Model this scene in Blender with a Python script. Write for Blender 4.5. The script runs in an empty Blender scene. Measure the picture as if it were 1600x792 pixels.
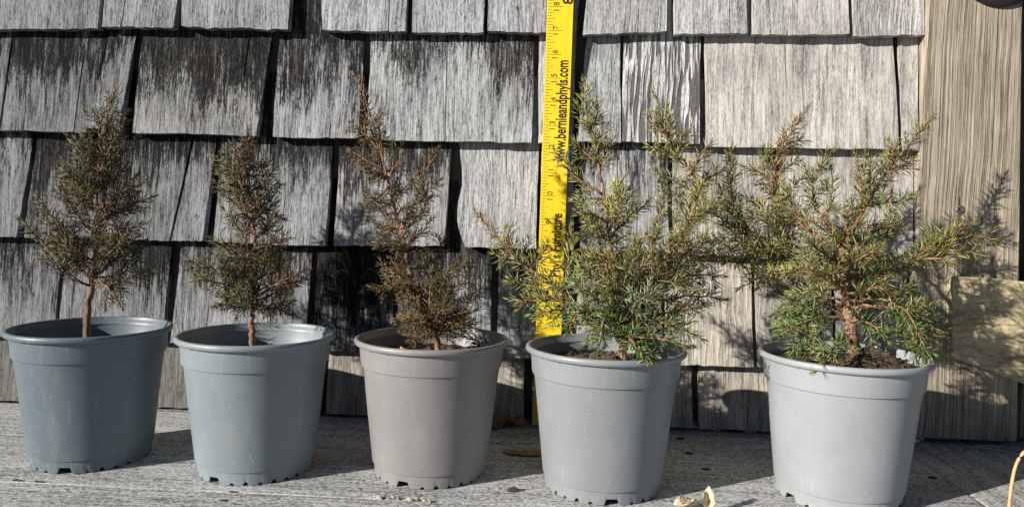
import bpy, bmesh, math, random
import numpy as np
from mathutils import Vector, Matrix
random.seed(7); RNG = np.random.default_rng(7)
S = bpy.context.scene
COL = S.collection
R_ = math.radians

# ------------------------------------------------------------------ camera
FPX, CAM = 1166.2, np.array([0.02877, -0.84042, 0.23178])
YAW, PIT, ROL = R_(-3.681), R_(-2.844), R_(1.253)
cF = np.array([math.sin(YAW)*math.cos(PIT), math.cos(YAW)*math.cos(PIT), math.sin(PIT)])
_r = np.array([math.cos(YAW), -math.sin(YAW), 0.0]); _u = np.cross(_r, cF)
cR = _r*math.cos(ROL)+_u*math.sin(ROL); cU = -_r*math.sin(ROL)+_u*math.cos(ROL)
cd = bpy.data.cameras.new('camera'); cam = bpy.data.objects.new('camera', cd); COL.objects.link(cam)
cd.sensor_width = 36; cd.lens = FPX/1600*36; cd.clip_start = 0.02; cd.clip_end = 500
M = Matrix(((cR[0], cU[0], -cF[0], CAM[0]), (cR[1], cU[1], -cF[1], CAM[1]), (cR[2], cU[2], -cF[2], CAM[2]), (0, 0, 0, 1)))
cam.matrix_world = M; S.camera = cam

# ------------------------------------------------------------------ sky, sun, exposure
SUN_AZ, SUN_EL = R_(35.0), R_(20.2)             # light travels towards +x, turned 35 deg to the wall
w = bpy.data.worlds.new('World'); S.world = w; w.use_nodes = True
nt = w.node_tree; bg = nt.nodes['Background']
sky = nt.nodes.new('ShaderNodeTexSky'); sky.sky_type = 'NISHITA'; sky.sun_disc = False; sky.air_density = .35; sky.dust_density = .1; sky.ozone_density = 1.0
sky.sun_elevation = SUN_EL; sky.sun_rotation = math.atan2(-math.cos(SUN_AZ), -math.sin(SUN_AZ))
nt.links.new(sky.outputs[0], bg.inputs[0]); bg.inputs[1].default_value = 0.05
sd = bpy.data.lights.new('sun', 'SUN'); sd.energy = 5.0; sd.angle = R_(0.53); sd.color = (1.0, 0.935, 0.845)
sun = bpy.data.objects.new('sun', sd); COL.objects.link(sun)
ldir = Vector((math.cos(SUN_AZ)*math.cos(SUN_EL), math.sin(SUN_AZ)*math.cos(SUN_EL), -math.sin(SUN_EL)))
sun.rotation_euler = ldir.to_track_quat('-Z', 'Y').to_euler(); sun.location = (-3, -2, 2)
S.view_settings.view_transform = 'Standard'; S.view_settings.look = 'None'
S.view_settings.exposure = 0.56; S.view_settings.gamma = 1; S.view_settings.use_curve_mapping = False
S.render.engine = 'CYCLES'

# ------------------------------------------------------------------ pixel helpers (directions only; depth from what a thing touches)
def ray(px, py): return cF*FPX+cR*(px-800)+cU*(396-py)
def at(px, py, Y):
    d = ray(px, py); return CAM+d*((Y-CAM[1])/d[1])
def gnd(px, py, Z=0.0):
    d = ray(px, py); return CAM+d*((Z-CAM[2])/d[2])

# ------------------------------------------------------------------ object helpers
def mesh(name, v, f, mat=None, smooth=False):
    me = bpy.data.meshes.new(name); me.from_pydata([tuple(map(float, p)) for p in v], [], [tuple(map(int, q)) for q in f])
    me.update()
    if smooth: me.polygons.foreach_set('use_smooth', [True]*len(me.polygons))
    if mat: me.materials.append(mat)
    return me
def ob(name, me, parent=None, loc=None, label=None, cat=None, group=None, kind=None):
    o = bpy.data.objects.new(name, me); COL.objects.link(o)
    if loc is not None: o.location = Vector(tuple(map(float, loc)))
    if parent: o.parent = parent
    if label: o['label'] = label
    if cat: o['category'] = cat
    if group: o['group'] = group
    if kind: o['kind'] = kind
    return o
def norm(v): return v/(np.linalg.norm(v)+1e-12)
def perp(t):
    a = np.array([0, 0, 1.0]) if abs(t[2]) < .9 else np.array([1.0, 0, 0])
    n = norm(np.cross(t, a)); return n, np.cross(t, n)
def spline(P, n):
    P = np.array(P, float)
    if len(P) == 2: return P[0]+(P[1]-P[0])*np.linspace(0, 1, n)[:, None]
    Q = np.vstack([2*P[0]-P[1], P, 2*P[-1]-P[-2]]); out = []
    m = len(P)-1
    for s in np.linspace(0, m-1e-6, n):
        i = int(s); t = s-i; a, b, c, d = Q[i:i+4]
        out.append(.5*(2*b+(c-a)*t+(2*a-5*b+4*c-d)*t*t+(3*b-a-3*c+d)*t**3))
    return np.array(out)
def tube(V, Fc, P, r, k=6, cap=True):
    b = len(V); n = len(P)
    for i in range(n):
        t = norm(P[min(i+1, n-1)]-P[max(i-1, 0)]); a, c = perp(t); ri = r[i] if hasattr(r, '__len__') else r
        for j in range(k):
            th = 2*math.pi*j/k; V.append(P[i]+ri*(math.cos(th)*a+math.sin(th)*c))
    for i in range(n-1):
        for j in range(k):
            q = (j+1) % k; Fc.append((b+i*k+j, b+i*k+q, b+(i+1)*k+q, b+(i+1)*k+j))
    if cap: Fc.append(tuple(b+j for j in range(k))[::-1]); Fc.append(tuple(b+(n-1)*k+j for j in range(k)))

# ------------------------------------------------------------------ material helpers
class NT:
    def __init__(s, name):
        s.m = bpy.data.materials.new(name); s.m.use_nodes = True; s.t = s.m.node_tree
        s.b = s.t.nodes['Principled BSDF']
    def n(s, typ, **kw):
        x = s.t.nodes.new('ShaderNode'+typ)
        for k, v in kw.items(): setattr(x, k, v)
        return x
    def l(s, a, b): s.t.links.new(a, b)
    def val(s, sock, v):
        if hasattr(v, 'is_output') or isinstance(v, bpy.types.NodeSocket): s.l(v, sock)
        else: sock.default_value = v
    def math(s, op, a, b=0.0, clamp=False):
        x = s.n('Math', operation=op); x.use_clamp = clamp; s.val(x.inputs[0], a); s.val(x.inputs[1], b); return x.outputs[0]
    def noise(s, vec, scale, detail=4, rough=.6, dist=0.0):
        x = s.n('TexNoise'); s.l(vec, x.inputs['Vector']); x.inputs['Scale'].default_value = scale
        x.inputs['Detail'].default_value = detail; x.inputs['Roughness'].default_value = rough; x.inputs['Distortion'].default_value = dist
        return x.outputs['Fac']
    def scale(s, vec, sc):
        x = s.n('Mapping'); s.l(vec, x.inputs[0]); x.inputs['Scale'].default_value = sc; return x.outputs[0]
    def ramp(s, fac, stops):
        x = s.n('ValToRGB'); s.val(x.inputs[0], fac); e = x.color_ramp.elements
        while len(e) < len(stops): e.new(.5)
        for i, (p, c) in enumerate(stops): e[i].position = p; e[i].color = c if len(c) == 4 else (*c, 1)
        return x.outputs[0]
    def smooth(s, fac, a, b):
        x = s.n('MapRange', interpolation_type='SMOOTHSTEP'); s.val(x.inputs[0], fac); x.inputs[1].default_value = a; x.inputs[2].default_value = b; return x.outputs[0]
    def mix(s, fac, a, b, mode='MIX'):
        x = s.n('MixRGB', blend_type=mode); s.val(x.inputs[0], fac); s.val(x.inputs[1], a); s.val(x.inputs[2], b); return x.outputs[0]
    def bump(s, h, dist, strength=1.0, prev=None):
        x = s.n('Bump'); x.inputs['Distance'].default_value = dist; x.inputs['Strength'].default_value = strength; s.l(h, x.inputs['Height'])
        if prev is not None: s.l(prev, x.inputs['Normal'])
        return x.outputs[0]

def plain(name, col, rough=.6, var=.25, scale=60., bump=0.0, spec=.4):
    k = NT(name); tc = k.n('TexCoord').outputs['Object']; f = k.noise(tc, scale, 5)
    lo = tuple(c*(1-var) for c in col); hi = tuple(min(1, c*(1+var)) for c in col)
    k.l(k.ramp(f, [(.3, lo), (.7, hi)]), k.b.inputs['Base Color']); k.b.inputs['Roughness'].default_value = rough
    k.b.inputs['Specular IOR Level'].default_value = spec
    if bump: k.l(k.bump(f, bump), k.b.inputs['Normal'])
    return k.m

def wood(name, axis, light, mid, dark, stain=True, fine=1.0, bumpd=.0009, warm=(.5, .42, .3), wts=(.46, .18, .36), speck=(760, 210), wscale=85, wdist=2.2, wander=.012, blotch=.75):
    """weathered timber. object colour: R brightness, G stain amount, B groove strength, A warmth"""
    k = NT(name); tc = k.n('TexCoord').outputs['Object']; oi = k.n('ObjectInfo')
    off = k.n('VectorMath', operation='SCALE'); off.inputs[0].default_value = (3.1, 1.7, 5.3); k.l(oi.outputs['Random'], off.inputs['Scale'])
    add = k.n('VectorMath', operation='ADD'); k.l(tc, add.inputs[0]); k.l(off.outputs[0], add.inputs[1]); v = add.outputs[0]
    # slow wander of the grain
    wn = k.n('TexNoise'); k.l(v, wn.inputs['Vector']); wn.inputs['Scale'].default_value = 9; wn.inputs['Detail'].default_value = 2
    wv = k.n('VectorMath', operation='MULTIPLY_ADD'); k.l(wn.outputs['Color'], wv.inputs[0]); wv.inputs[1].default_value = (wander,)*3; k.l(v, wv.inputs[2]); v3 = wv.outputs[0]
    zs = k.n('VectorMath', operation='SCALE'); k.l(v3, zs.inputs[0]); k.l(k.math('ADD', k.math('MULTIPLY', oi.outputs['Random'], .7), .7), zs.inputs['Scale']); v2 = zs.outputs[0]
    ax = {'z': lambda a, b: (a, a*.5, b), 'x': lambda a, b: (b, a, a*.5), 'y': lambda a, b: (a, b, a*.5)}[axis]
    g1 = k.noise(k.scale(v2, ax(520*fine, 15)), 1, 4, .7)          # fibres
    g2 = k.noise(k.scale(v2, ax(110*fine, 2.2)), 1, 3, .55)        # growth bands
    g3 = k.noise(k.scale(v, ax(*speck)), 1, 3, .75)                # salt and pepper of the worn surface
    g4 = k.noise(k.scale(v, ax(30, 10)), 1, 4, .65)                # blotches
    sep = k.n('SeparateColor'); k.l(oi.outputs['Color'], sep.inputs[0])
    br, st, gr, wa = sep.outputs[0], sep.outputs[1], sep.outputs[2], oi.outputs['Alpha']
    f = k.math('ADD', k.math('MULTIPLY', g1, wts[0]), k.math('ADD', k.math('MULTIPLY', g2, wts[1]), k.math('MULTIPLY', g3, wts[2])))
    col = k.ramp(f, [(.39, dark), (.47, mid), (.555, light)])
    col = k.mix(k.math('MINIMUM', k.math('MULTIPLY', wa, 1.6), .28), col, (light[0]*.74, light[1]*.74, light[2]*.74, 1))
    blot = k.ramp(g4, [(.32, (.55, .55, .57)), (.6, (1, 1, 1))]); col = k.mix(blotch, col, blot, 'MULTIPLY')
    tintc = k.mix(k.math('MULTIPLY', wa, 4.0, True), (.93, .975, 1.04, 1), (1.06, 1.0, .90, 1)); col = k.mix(1.0, col, tintc, 'MULTIPLY')  # cool end of the tint paints bluish sky light into the wood
    col = k.mix(k.math('MULTIPLY', k.smooth(g2, .48, .7), wa), col, (*warm, 1))
    h = k.math('ADD', k.math('MULTIPLY', g1, .6), k.math('ADD', k.math('MULTIPLY', g3, .35), k.math('MULTIPLY', g2, .25)))
    # raised hard grain of some pieces
    wv_ = k.smooth(k.noise(k.scale(v3, ax(wscale*3.3, 2.2)), 1, 1.2, .5, .3), .42, .56)
    h = k.math('ADD', h, k.math('MULTIPLY', wv_, k.math('MULTIPLY', gr, 1.1)))
    groovecol = k.mix(k.math('MULTIPLY', k.math('SUBTRACT', 1.0, wv_), k.math('MULTIPLY', gr, .85)), col, (.05, .045, .04, 1)); col = groovecol
    if stain:
        uv = k.n('UVMap').outputs[0]; sx = k.n('SeparateXYZ'); k.l(uv, sx.inputs[0])
        n5 = k.noise(k.scale(v, ax(34, 11)), 1, 4, .6); n6 = k.noise(k.scale(v, ax(420, 26)), 1, 3, .65)
        # mildew stain: ragged tongues down to a level that differs from piece to piece
        lvl = k.math('ADD', sx.outputs[1], k.math('ADD', k.math('MULTIPLY', k.math('SUBTRACT', n5, .5), 2.3), k.math('ADD', k.math('MULTIPLY', k.math('SUBTRACT', n6, .5), 1.7), k.math('MULTIPLY', k.math('SUBTRACT', g3, .5), 2.0))))
        thr = k.math('SUBTRACT', 1.20, k.math('MULTIPLY', st, 1.30))
        mk = k.n('MapRange', interpolation_type='SMOOTHSTEP'); k.l(k.math('SUBTRACT', lvl, thr), mk.inputs[0]); mk.inputs[1].default_value = -.20; mk.inputs[2].default_value = .18
        sc = k.ramp(f, [(.43, (.005, .005, .0055)), (.52, (.020, .019, .019)), (.59, (.12, .115, .11))])
        col = k.mix(k.math('MULTIPLY', mk.outputs[0], k.math('MULTIPLY', k.math('MINIMUM', k.math('MULTIPLY', st, 4.0), 1.0), .98)), col, sc)
    cc = k.n('CombineColor')
    for i in range(3): k.l(br, cc.inputs[i])
    col = k.mix(1.0, col, cc.outputs[0], 'MULTIPLY')
    k.l(col, k.b.inputs['Base Color']); k.b.inputs['Roughness'].default_value = .85; k.b.inputs['Specular IOR Level'].default_value = .08
    k.l(k.bump(h, bumpd), k.b.inputs['Normal'])
    return k.m

M_SH = wood('weathered_shingle', 'z', (.62, .615, .60), (.34, .335, .325), (.06, .06, .06))
M_TRIM = wood('weathered_trim', 'z', (.50, .45, .37), (.31, .275, .22), (.10, .085, .062), stain=False, bumpd=.0012, warm=(.36, .31, .20), wscale=125, wdist=1.2, wander=.006, speck=(900, 60), wts=(.55, .25, .2))
M_BRK = wood('weathered_bracket', 'x', (.58, .53, .37), (.40, .36, .24), (.15, .13, .08), stain=False, warm=(.5, .48, .3), wscale=70, wander=.03)
DK = dict(stain=False, fine=.55, bumpd=.0016, wts=(.26, .14, .60), speck=(480, 300), blotch=.4)
M_DECK = wood('weathered_deck', 'x', (.68, .68, .66), (.36, .36, .35), (.075, .075, .073), **DK)
M_DECKY = wood('weathered_deck_cross', 'y', (.68, .68, .66), (.36, .36, .35), (.075, .075, .073), **DK)
M_BACK = plain('old_sheathing', (.075, .066, .055), .9, .4, 40)
M_EARTH = plain('bare_earth', (.12, .1, .075), .95, .4, 30, .004)

# ------------------------------------------------------------------ ground and deck boards
gv = [(-200, -200, -.06), (200, -200, -.06), (200, 200, -.06), (-200, 200, -.06)]
ob('ground', mesh('ground', gv, [(0, 1, 2, 3)], M_EARTH), kind='structure')
deck = ob('deck', None, kind='structure')
def board(name, x0, x1, y0, y1, z0, z1, mat, parent, col, along='x', bev=.0007):
    """a bevelled board, its top slightly cupped and its edges worn uneven"""
    cx, cy = (x0+x1)/2, (y0+y1)/2; nx = max(2, int((x1-x0)/.03)) if along == 'x' else 10; ny = 10 if along == 'x' else max(2, int((y1-y0)/.03))
    xs = np.concatenate([[x0, x0+bev], np.linspace(x0+bev*2, x1-bev*2, nx), [x1-bev, x1]]); ys = np.concatenate([[y0, y0+bev], np.linspace(y0+bev*2, y1-bev*2, ny), [y1-bev, y1]])
    ph = RNG.uniform(0, 6, 4); V = []; Fc = []; a, b = len(xs), len(ys)
    for i, x in enumerate(xs):
        for j, y in enumerate(ys):
            e = (bev*.8 if i in (0, a-1) else bev*.2 if i in (1, a-2) else 0)+(bev*.8 if j in (0, b-1) else bev*.2 if j in (1, b-2) else 0)
            z = z1-min(e, bev)-.0004*(1+math.sin(x*23+ph[0])*math.sin(y*31+ph[1]))*.5
            dx = .0006*math.sin(y*90+ph[2]) if i in (0, a-1) else 0; dy = .0005*math.sin(x*70+ph[3]) if j in (0, b-1) else 0
            V.append((x+dx-cx, y+dy-cy, z))
    for i in range(a-1):
        for j in range(b-1): Fc.append((i*b+j, (i+1)*b+j, (i+1)*b+j+1, i*b+j+1))
    rim = [i*b for i in range(a)]+[(a-1)*b+j for j in range(1, b)]+[i*b+b-1 for i in range(a-2, -1, -1)]+[j for j in range(b-2, 0, -1)]
    n0 = len(V)
    for q in rim: V.append((V[q][0], V[q][1], z0))
    m = len(rim)
    for q in range(m): Fc.append((rim[(q+1) % m], rim[q], n0+q, n0+(q+1) % m))
    o = ob(name, mesh(name, V, Fc, mat, True), parent, (cx, cy, 0)); o.color = col
    return o
edges = [.125, -.0015, -.1262, -.2502, -.3745, -.499, -.6235, -.748, -.8725, -.997]
for i in range(len(edges)-1):
    dz = RNG.uniform(-.0006, 0)
    board('plank', -1.5, .388, edges[i+1]+.0004, edges[i]-.0004, -.03, dz, M_DECK, deck, (RNG.uniform(.93, 1.07), 0, .05, .06))
for i in range(5):
    x0 = .3905+i*.139
    board('plank', x0, x0+.1365, -1.0, .125, -.03, -.0008+RNG.uniform(-.0006, 0), M_DECKY, deck, (RNG.uniform(.93, 1.05), 0, .04, .1), 'y')
# joists that carry the boards
for x in (-1.3, -.85, -.4, .05, .34): 
    o = board('joist', x-.02, x+.02, -1.0, .125, -.1, -.0299, M_BACK, deck, (1, 0, 0, 0), 'y')

# ------------------------------------------------------------------ shingle wall
wall = ob('shingle_wall', None, label='weathered grey wooden shingle wall with dark stains behind the pots', cat='wall')
sb = [(-1.9, -.0, -.03), (1.5, -.0, -.03), (1.5, -.0, 2.4), (-1.9, 0, 2.4)]
bm = [(x, y+d, z) for d in (0, .03) for (x, y, z) in sb]
ob('sheathing', mesh('sheathing', bm, [(0, 1, 2, 3), (7, 6, 5, 4), (0, 4, 5, 1), (1, 5, 6, 2), (2, 6, 7, 3), (3, 7, 4, 0)], M_BACK), wall)
YB, YT = -.0185, -.0055                       # front of a butt, front where the next course covers it
def lerp(a, b, t): return a+(b-a)*t
def shingle(lb, rb, lt, rt, zov, col, dy=0., tilt=0., thick=.0115, cracks=(), lcurve=None, butt_rag=.0007):
    """lb.. are (x,z) corners bottom/top of the exposed face; zov = how far it runs up under the next course"""
    lb, rb, lt, rt = map(np.array, (lb, rb, lt, rt)); org = (lb+rb)/2
    H = ((lt[1]-lb[1])+(rt[1]-rb[1]))/2; vmax = 1+zov/H
    vs = list(np.linspace(0, 1, 13))+list(np.linspace(1.08, vmax, 3)); vs[1:1] = [.015]
    n = 16; ph = RNG.uniform(0, 6, 6); V = []; UV = []; Fc = []
    w_ = rb[0]-lb[0]; amp = RNG.uniform(.0003, .0009); rag = [RNG.normal(0, butt_rag) for _ in range(n*2+2)]
    if not cracks:
        cracks = []
        for uu in ((.25, .45), (.6, .8)):
            if RNG.random() < .45 and w_ > .045:
                c0 = RNG.uniform(*uu); low = RNG.random() < .6; ln = RNG.uniform(.15, .5); cracks.append((c0, c0+RNG.normal(0, .012), 0 if low else 1-ln, ln if low else 1, RNG.uniform(.0003, .0006)))
    def row(v):
        us = list(np.linspace(0, 1, n+1)); cr = []
        for (ub, ut, v0, v1, wd) in cracks:
            uc = lerp(ub, ut, v); e = wd/w_*(1 if v0 <= v <= v1 else .02); i = min(range(1, n), key=lambda i: abs(us[i]-lerp(ub, ut, .5)))
            us[i] = uc; cr.append((i, e, v0 <= v <= v1))
        out = []
        for i, u in enumerate(us):
            c = [q for q in cr if q[0] == i]
            if c: out += [(u-c[0][1], 0), (u, .006 if c[0][2] else .0), (u+c[0][1], 0)]
            else: out.append((u, 0))
        return out
    nr = None
    for v in vs:
        r = row(v); nr = len(r)
        for i, (u, dp) in enumerate(r):
            pb = lerp(lb, rb, u); pt = lerp(lt, rt, u); p = lerp(pb, pt, v)
            x, z = p
            if v == 0: z += rag[i]*.6+.00035*math.sin(u*w_*60+ph[0])
            if lcurve and u < .5: x += lcurve(v)*(1-2*u)
            if i == 0: x += .0004*math.sin(v*6+ph[1])+RNG.normal(0, .00015)
            if i == nr-1: x += .0004*math.sin(v*5+ph[2])+RNG.normal(0, .00015)
            y = (YB+dy+(u-.5)*tilt)*(1-v)+(YT+dy*.3)*v if v <= 1 else lerp(YT+dy*.3, -.0015, (v-1)/max(1e-6, vmax-1))
            y += amp*math.sin(u*5+ph[3])*math.sin(v*3.5+ph[4])*(1 if v < 1 else 0)
            V.append((x-org[0], y+dp*(1 if v < 1 else 0), z-org[1])); UV.append((u*w_*10, v))
    m = len(vs)
    for j in range(m-1):
        for i in range(nr-1): Fc.append((j*nr+i, j*nr+i+1, (j+1)*nr+i+1, (j+1)*nr+i))
    nf = len(V)
    per = [i for i in range(nr)]+[j*nr+nr-1 for j in range(1, m)]+[(m-1)*nr+i for i in range(nr-2, -1, -1)]+[j*nr for j in range(m-2, 0, -1)]
    for q in per:
        x, y, z = V[q]; v = UV[q][1]; t = thick*max(.12, 1-.8*v/1.1); yb = min(y+t, -.0008) if y+t > -.0008 else y+t
        V.append((x, max(yb, y+.0006), z)); UV.append((UV[q][0], v))
    L = len(per)
    for q in range(L): Fc.append((per[(q+1) % L], per[q], nf+q, nf+(q+1) % L))
    me = mesh('shingle', V, Fc, M_SH)
    ul = me.uv_layers.new(name='UVMap')
    for lp in me.loops: ul.data[lp.index].uv = UV[lp.vertex_index]
    o = ob('shingle', me, wall, (org[0], 0, org[1])); o.color = col
    return o
YP = -.0125
def wxz(px, py): p = at(px, py, YP); return p[[0, 2]]
def zline(pts):                              # butt line of a course, as z over x
    q = sorted([tuple(wxz(*p)) for p in pts]); xs = [a for a, b in q]; zs = [b for a, b in q]
    return lambda x: float(np.interp(x, xs, zs))
top_of = [None,
    zline([(0, 52), (450, 56), (900, 60), (1447, 66)]), zline([(0, 212), (400, 219), (800, 229), (1440, 243)]),
    zline([(0, 374), (500, 388), (900, 396), (1440, 414)]), zline([(0, 527), (520, 551), (840, 560), (1440, 580)])]
# each row: x at top left, bottom left, top right, bottom right, y of the butt left and right, (brightness, stain, groove, warmth), options
C = [
 [(-40, -42, 159, 157, 48, 46.5, (.80, .10, .06, 0), {}), (167, 165, 279, 275, 45.5, 45, (.88, .08, .05, 0), dict(cracks=[(.27, .33, 0, .5, .0007)])),
  (286, 287.5, 455, 452, 44, 49, (.88, .22, .08, 0), dict(butt_rag=.0012)), (504, 507, 637, 635.5, 50, 51.5, (1, .18, .1, 0), {}),
  (646, 646, 758, 756, 53, 54, (.95, .12, .12, 0), {}), (763, 762, 905, 898, 50, 55, (1, .04, .25, 0), dict(butt_rag=.0011)),
  (916, 911, 1042, 1040, 57, 51.5, (1.0, .05, .08, .05), {}), (1053, 1053, 1166, 1166, 55.5, 55, (1.05, .03, .05, .05), {}),
  (1175, 1174, 1324, 1324, 57, 55, (1.05, .03, .12, .12), {}), (1331, 1331, 1449, 1447, 58.5, 58, (1.1, 0, .35, .12), {})],
 [(-45, -52, 13, 3, 204, 205, (.62, .35, .05, 0), {}), (16, 7, 164, 140, 205, 208, (.66, .52, .05, 0), dict(cracks=[(.86, .76, 0, .72, .0008)])),
  (167, 143, 209, 191, 202, 202, (.75, .40, .04, 0), dict(dy=-.004)), (218, 211, 421, 404, 208, 213.5, (.90, .62, .1, .05), dict(cracks=[(.84, .83, .45, 1.0, .0008)])),
  (433, 429, 567, 562, 215, 218, (.95, .55, .15, 0), {}), (577, 575, 835, 831, 219, 224, (1.05, .40, .15, .02), dict(cracks=[(.478, .472, 0, .8, .0005)])),
  (842, 841, 901, 894, 224, 225, (1, .05, .1, 0), {}), (917, 902, 970, 969, 222, 224, (.95, .1, .1, .02), {}),
  (975, 971.5, 1096, 1091, 222, 226, (1.35, .06, 1.0, .04), dict(dy=-.001)), (1103, 1102, 1400, 1401, 229.5, 234.5, (1.15, .03, .12, .16), dict(cracks=[(.43, .43, .55, 1.0, .0005)])),
  (1408, 1408, 1449, 1446, 235, 236, (.9, .10, .1, .15), {})],
 [(-50, -62, 46, 32, 369, 370, (.78, .38, .05, 0), {}), (52, 42, 172, 156, 371, 373, (.70, .68, .05, 0), {}), (175, 159, 295, 268, 373, 376, (.68, .45, .1, 0), dict(dy=.001)),
  (299, 272, 334, 320, 375, 376.5, (.72, .42, .12, 0), {}), (343, 338, 517, 511, 378, 384, (.85, .42, .1, 0), dict(dy=-.001)),
  (528, 525, 705, 694, 383, 384, (.95, .45, .12, .04), dict(dy=-.0005)), (716, 734, 842, 837, 386, 388, (1.08, .04, .12, .05), dict(lcurve=lambda v: -.010*max(0, math.sin(math.pi*min(1, max(0, (v+.1)/.7)))))),
  (846, 843, 897, 895, 389, 390, (.9, .05, .1, 0), {}), (909, 907, 1044, 1044, 391, 394, (.95, .32, .2, .05), {}), (1052, 1052, 1211, 1211, 398, 404, (1.1, .10, .3, .2), {}),
  (1221, 1221, 1449, 1446, 405, 411, (1.1, .12, .1, .16), {})],
 [(-50, -56, 91, 89, 522, 527, (.72, .40, .1, .0), {}), (98, 96, 265, 257, 527, 533, (.74, .42, .12, 0), {}), (279, 270, 485, 479, 535, 543, (.82, .38, .1, 0), {}),
  (494, 491, 617, 614, 545, 547, (.55, .85, .2, 0), {}), (624, 622, 768, 766, 548, 554, (.9, .50, .25, .02), {}), (778, 777, 893, 892, 557, 560, (.85, .32, .2, .06), {}),
  (901, 901, 1034, 1033, 562, 566, (.95, .3, .1, .1), {}), (1039, 1038, 1175, 1175, 568, 571, (1.08, .06, .3, .25), dict(dy=-.001)), (1181, 1182, 1300, 1300, 572, 575, (.95, .1, .2, .2), {}), (1306, 1306, 1449, 1447, 576, 580, (1, .1, .2, .2), {})],
 [(-70, -70, 108, 108, 623, 628, (.62, .12, .25, .15), {}), (114, 113, 300, 298, 628, 637, (.62, .15, .25, .15), {}), (306, 305, 505, 503, 637, 644, (.7, .15, .25, .2), {}),
  (511, 510, 660, 659, 644, 650, (.9, .1, .3, .3), {}), (666, 665, 819, 818, 650, 659, (.9, .12, .3, .3), {}), (831, 831, 960, 960, 661, 664, (.9, .1, .3, .3), {}),
  (966, 966, 1082, 1082, 664, 667, (.95, .1, .3, .35), {}), (1092, 1092, 1270, 1270, 668, 676, (1.0, .05, .35, .4), {}), (1276, 1276, 1449, 1447, 677, 684, (.95, .05, .3, .3), {})]]
ytop = [(0, 0), (55, 64), (212, 240), (374, 412), (527, 578)]
for ci, rowd in enumerate(C):
    for (xlt, xlb, xrt, xrb, yl, yr, col, opt) in rowd:
        lb, rb = wxz(xlb, yl), wxz(xrb, yr)
        if ci == 4: lb[1] = rb[1] = .003; opt = dict(opt); opt['dy'] = opt.get('dy', 0)+.003
        y_l, y_r = [lerp(ytop[ci][0], ytop[ci][1], x/1447) for x in (xlt, xrt)]
        a, b = wxz(xlt, y_l), wxz(xrt, y_r)
        if ci == 0: zt = lb[1]+.118; zl = zr = zt
        else: zl, zr = top_of[ci](a[0])+.004, top_of[ci](b[0])+.004
        lt = lb+(a-lb)*((zl-lb[1])/(a[1]-lb[1])); rt = rb+(b-rb)*((zr-rb[1])/(b[1]-rb[1]))
        if rt[0] > .405: rt[0] = .405
        if rb[0] > .405: rb[0] = .405
        col = (col[0]*lerp(.66, 1.0, min(1, max(0, (xlb+xrb)/2/900))), *col[1:])  # weaker light towards the left painted into the shingle brightness
        o = dict(dy=RNG.uniform(-.001, .0006), tilt=RNG.uniform(-.0015, .0015)); o.update(opt)
        if 700 < xlb < 900 and ci < 4: o['dy'] = 0; o['tilt'] = 0
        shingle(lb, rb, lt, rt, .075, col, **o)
# the wall goes on a little above and to the left of what the photograph frames
zc = [.0, .0742, .196, .3144, .4318, .550, .668, .786]
for ci in range(7):
    x = -.66 if ci < 5 else .405; z0, z1 = zc[ci]+(.003 if ci == 0 else 0), zc[ci+1]+.004
    lim = -1.25 if ci < 5 else -1.0
    if ci >= 5 and ci > 5: continue
    while x > lim:
        wd = RNG.uniform(.075, .19); g = RNG.uniform(.002, .008); d = RNG.normal(0, .003)
        shingle((x-wd, z0+RNG.normal(0, .001)), (x, z0+RNG.normal(0, .001)), (x-wd+.006+d, z1), (x+.006+d if ci < 5 else min(x+d, .405), z1), .07, (RNG.uniform(.5, .65), RNG.uniform(.25, .6), RNG.uniform(.04, .2), 0), dy=RNG.uniform(-.001, .001), tilt=RNG.uniform(-.0015, .0015))
        x -= wd+g

# ------------------------------------------------------------------ corner trim, bracket, fittings at the right
def prism(poly, y0, y1, sub=.02, bev=.0):    # poly in x,z ; extruded from y0 (front) to y1
    n = len(poly); V = [(x, y0, z) for x, z in poly]+[(x, y1, z) for x, z in poly]
    Fc = [tuple(range(n))]+[tuple(range(2*n-1, n-1, -1))]+[((i+1) % n, i, n+i, n+(i+1) % n) for i in range(n)]
    return V, Fc
def bevel_mesh(name, V, Fc, mat, width, seg=2):
    me = mesh(name, V, Fc); b = bmesh.new(); b.from_mesh(me); bmesh.ops.recalc_face_normals(b, faces=b.faces)
    bmesh.ops.bevel(b, geom=list(b.edges), offset=width, segments=seg, affect='EDGES'); b.to_mesh(me); b.free(); me.materials.append(mat); return me
ax = lambda px, py, Y: tuple(at(px, py, Y)[[0, 2]])
trim = ob('corner_trim_board', None, loc=(.46, 0, 0), label='broad vertical weathered trim board with a screw head at the right end of shingles', cat='board')
def rel(poly, ox, oz=0): return [(x-ox, z-oz) for x, z in poly]
t0, t1 = ax(1446.5, 20, -.022), ax(1598, 20, -.022); b0, b1 = ax(1444, 686, -.022), ax(1590, 692.5, -.022)
sl0 = (t0[0]-b0[0])/(t0[1]-b0[1]); sl1 = (t1[0]-b1[0])/(t1[1]-b1[1])
poly = [(b0[0]-.012, .004), (b1[0], .004), (b1[0]+sl1*.8, .8), (b0[0]-.012+sl0*.8*.5, .8)]
poly = [(.4068, .004), (b1[0], .004), (b1[0]+sl1*.8, .8), (.4062, .8)]
V, Fc = prism(rel(poly, .46), -.022, .012); tb = o = ob('board', bevel_mesh('board', V, Fc, M_TRIM, .0012), trim); o.color = (1.05, 0, .32, .16)
M_STEEL = plain('dull_steel', (.20, .185, .165), .6, .3, 300, .0004); M_STEEL.node_tree.nodes['Principled BSDF'].inputs['Metallic'].default_value = .7
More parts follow.
